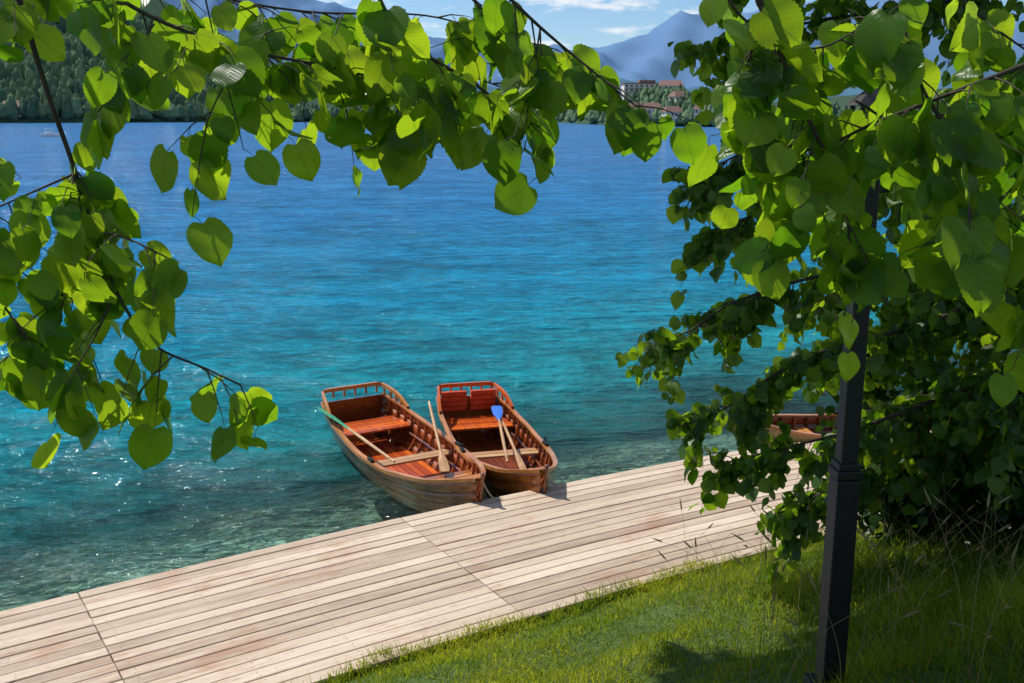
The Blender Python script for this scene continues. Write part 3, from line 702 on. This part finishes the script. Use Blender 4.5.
mesh_obj('background_hills',np.stack([XX.ravel(),YY.ravel(),ZZ.ravel()],1),f,[M_land],True)
V=[];Fc=[];R=[]
def crown(x,y,z,r,h,con):
    o=len(V); k=6; rr=random.random(); ph=random.random()*3
    rings=[(0.,.15),(.25,.95),(.55,.8),(.82,.45)] if not con else [(0.,.5),(.15,.8),(.5,.5),(.8,.22)]
    for (t,q) in rings:
        for j in range(k):
            a=ph+j*2*math.pi/k; qq=q*r*random.uniform(.8,1.2); V.append((x+qq*math.cos(a),y+qq*math.sin(a),z+h*t*random.uniform(.93,1.07))); R.append(rr)
    V.append((x,y,z+h)); R.append(rr)
    for i in range(3):
        for j in range(k): Fc.append((o+i*k+j,o+i*k+(j+1)%k,o+(i+1)*k+(j+1)%k,o+(i+1)*k+j))
    for j in range(k): Fc.append((o+3*k+j,o+3*k+(j+1)%k,o+4*k))
def plant(n,x0,x1,q0,q1,rs,hs,con=.4,pw=1.3):
    for _ in range(n):
        x=random.uniform(x0,x1); y=float(shoreY(x))+q0+(q1-q0)*random.random()**pw
        z=float(hill(np.array(x),np.array(y))); crown(x,y,z-1,random.uniform(*rs),random.uniform(*hs),random.random()<con)
plant(6500,-640,-220,4,330,(4,7.5),(9,19),.4,1.0); plant(500,-260,40,3,60,(4,7),(7,13)); plant(520,38,320,2,70,(2.6,5),(5,11)); plant(250,55,110,4,60,(2,4),(5,9))
mesh_obj('background_forest',V,Fc,[M_forest],False,None,attrs={'rnd':R})
def ridge(name,dist,u,h,mat,depth,rough,seed):
    r_=np.random.default_rng(seed); nx=300; nyy=30
    xs=np.linspace(u[0],u[-1],nx); H=np.interp(xs,u,h)
    for o_ in range(1,8):
        ph=r_.uniform(0,6.28); H=H+rough*np.sin(xs/dist*(9*2**(o_*.8))+ph)/(1.55**o_)
    v=[]
    for i,x in enumerate(xs):
        for j in range(nyy):
            t=j/(nyy-1); k=dist/6000
            z=H[i]*math.sin(t*math.pi/2)**1.1+ rough*4*(t*(1-t))*(math.sin(x*.006/k+5*t+seed)+.6*math.sin(x*.013/k-9*t)+.35*math.sin(x*.029/k+14*t))
            v.append((x+rough*.4*math.sin(6*t+x*.01),dist+depth*t,z-20*(1-t)))
    f=[(i*nyy+j,(i+1)*nyy+j,(i+1)*nyy+j+1,i*nyy+j+1) for i in range(nx-1) for j in range(nyy-1)]
    mesh_obj(name,v,f,[mat],True)
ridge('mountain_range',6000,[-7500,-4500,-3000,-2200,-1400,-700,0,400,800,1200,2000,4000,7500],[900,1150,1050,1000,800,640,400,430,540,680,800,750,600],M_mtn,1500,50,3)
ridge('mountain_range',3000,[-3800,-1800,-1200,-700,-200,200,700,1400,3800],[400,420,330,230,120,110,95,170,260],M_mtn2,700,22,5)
M_wall=plain_mat('cream_render',(.62,.58,.52),.8,.08,.4); M_roof=plain_mat('roof_tiles',(.20,.11,.09),.8,.25,1.5); M_glass=plain_mat('window_glass',(.05,.07,.09),.2,.2,1)
def building(name,x,y,w,d,h,st,nw,rot=0.,roofh=3,flat=False):
    e=empty(name); z=float(hill(np.array(float(x)),np.array(float(y)))); e.location=(x,y,z-.5); e.rotation_euler=(0,0,rot)
    mb=MB(); mb.box((0,0,h/2),(w,d,h)); mb.obj('walls',[M_wall],e)
    mb=MB()
    for k in range(st):
        for i in range(nw):
            mb.box((-w/2+w*(i+.5)/nw,-d/2-.03,h*(k+.55)/st),(w/nw*.5,.1,h/st*.5))
    mb.obj('windows',[M_glass],e)
    mb=MB()
    if flat:
        mb.box((0,0,h+.25),(w+1,d+1,.5)); mb.box((w*.1,0,h+1.3),(w*.4,d*.6,1.6))
        for k in range(1,st): mb.box((0,-d/2-.5,h*k/st),(w,1.,.25))
    else:
        W=w/2+.6;D=d/2+.6; mb.add([(-W,-D,h),(W,-D,h),(W,D,h),(-W,D,h),(-W+1.5,0,h+roofh),(W-1.5,0,h+roofh)],[(0,1,5,4),(2,3,4,5),(1,2,5),(3,0,4),(3,2,1,0)])
    mb.obj('roof',[M_roof],e)
building('hotel_building',72,570,22,12,9,4,8,.05,3,True)
building('hotel_building',86,560,13,10,8,3,5,-.1,3)
building('lakeside_house',78,500,8,7,5.5,2,4,.2); building('lakeside_house',92,492,9,7,5,2,4,-.2); building('lakeside_house',64,530,8,7,5,2,3,0); building('lakeside_house',-372,765,14,9,8,2,5,0,4)
building('lakeside_house',84,520,7,7,6,2,3,.4); building('lakeside_house',70,515,9,7,6,2,4,-.1)
M_white=plain_mat('white_gelcoat',(.75,.76,.78),.3,.05,2)
e=empty('motorboat'); e.location=(-114,252,0); e.rotation_euler=(0,0,.4)
mb=MB(); v=[];f=[]
for i,(x,w,zt) in enumerate(((-2.4,.9,.75),(-1,1.05,.75),(.8,.95,.85),(1.9,.55,.95),(2.7,.04,1.1))):
    v+=[(x,-w,zt),(x,-w*.6,-.1),(x,w*.6,-.1),(x,w,zt)]
    if i:
        for j in range(3): f.append(((i-1)*4+j,(i-1)*4+j+1,i*4+j+1,i*4+j))
        f.append(((i-1)*4+3,(i-1)*4,i*4,i*4+3))
f.append((0,1,2,3)); mb.add(v,f); mb.obj('hull',[M_white],e)
mb=MB(); mb.box((-.2,0,1.15),(1.6,1.3,.6)); mb.box((-.2,0,1.95),(2.2,1.6,.08)); [mb.tube([(x,y,.8),(x,y,1.95)],.03,4) for x in(-1.1,.7) for y in(-.7,.7)]; mb.obj('cabin',[M_white],e)

# ------------------------------------------------------------------ sky, sun, camera
SUN=Vector((-.53,.36,.77)).normalized()
w=bpy.data.worlds.new('World'); scene.world=w; w.use_nodes=True; nt=w.node_tree; nt.nodes.clear()
sky=N(nt,'ShaderNodeTexSky'); sky.sky_type='NISHITA'; sky.sun_disc=False; sky.sun_elevation=math.asin(SUN.z); sky.sun_rotation=math.atan2(SUN.x,SUN.y)
sky.air_density=1.; sky.dust_density=.1; sky.ozone_density=4.
tc=N(nt,'ShaderNodeTexCoord')
cn=noise(nt,tc.outputs['Generated'],1,8,.6,(9,9,38)); cr=ramp(nt,[(.51,0.),(.61,1.)]); nt.links.new(cn,cr.inputs[0])
cm=mixc(nt,math_(nt,'MULTIPLY',cr.outputs[0],.85),mixc(nt,1.,sky.outputs[0],(.80,.93,1.08),'MULTIPLY'),(8.5,8.7,9.))
bg=N(nt,'ShaderNodeBackground'); bg.inputs[1].default_value=.11; nt.links.new(cm,bg.inputs[0])
wo=N(nt,'ShaderNodeOutputWorld'); nt.links.new(bg.outputs[0],wo.inputs[0])
sl=bpy.data.lights.new('sun','SUN'); sl.energy=5.; sl.angle=math.radians(.53); sl.color=(1,.95,.86)
so=link(bpy.data.objects.new('sun',sl)); so.rotation_euler=SUN.to_track_quat('Z','Y').to_euler()
cam=bpy.data.cameras.new('camera'); cam.sensor_width=36; cam.lens=36*1000/1024; cam.clip_start=.05; cam.clip_end=20000
co=link(bpy.data.objects.new('camera',cam)); co.location=(0,0,5); co.rotation_euler=(math.radians(90-12.7),0,0)
scene.camera=co
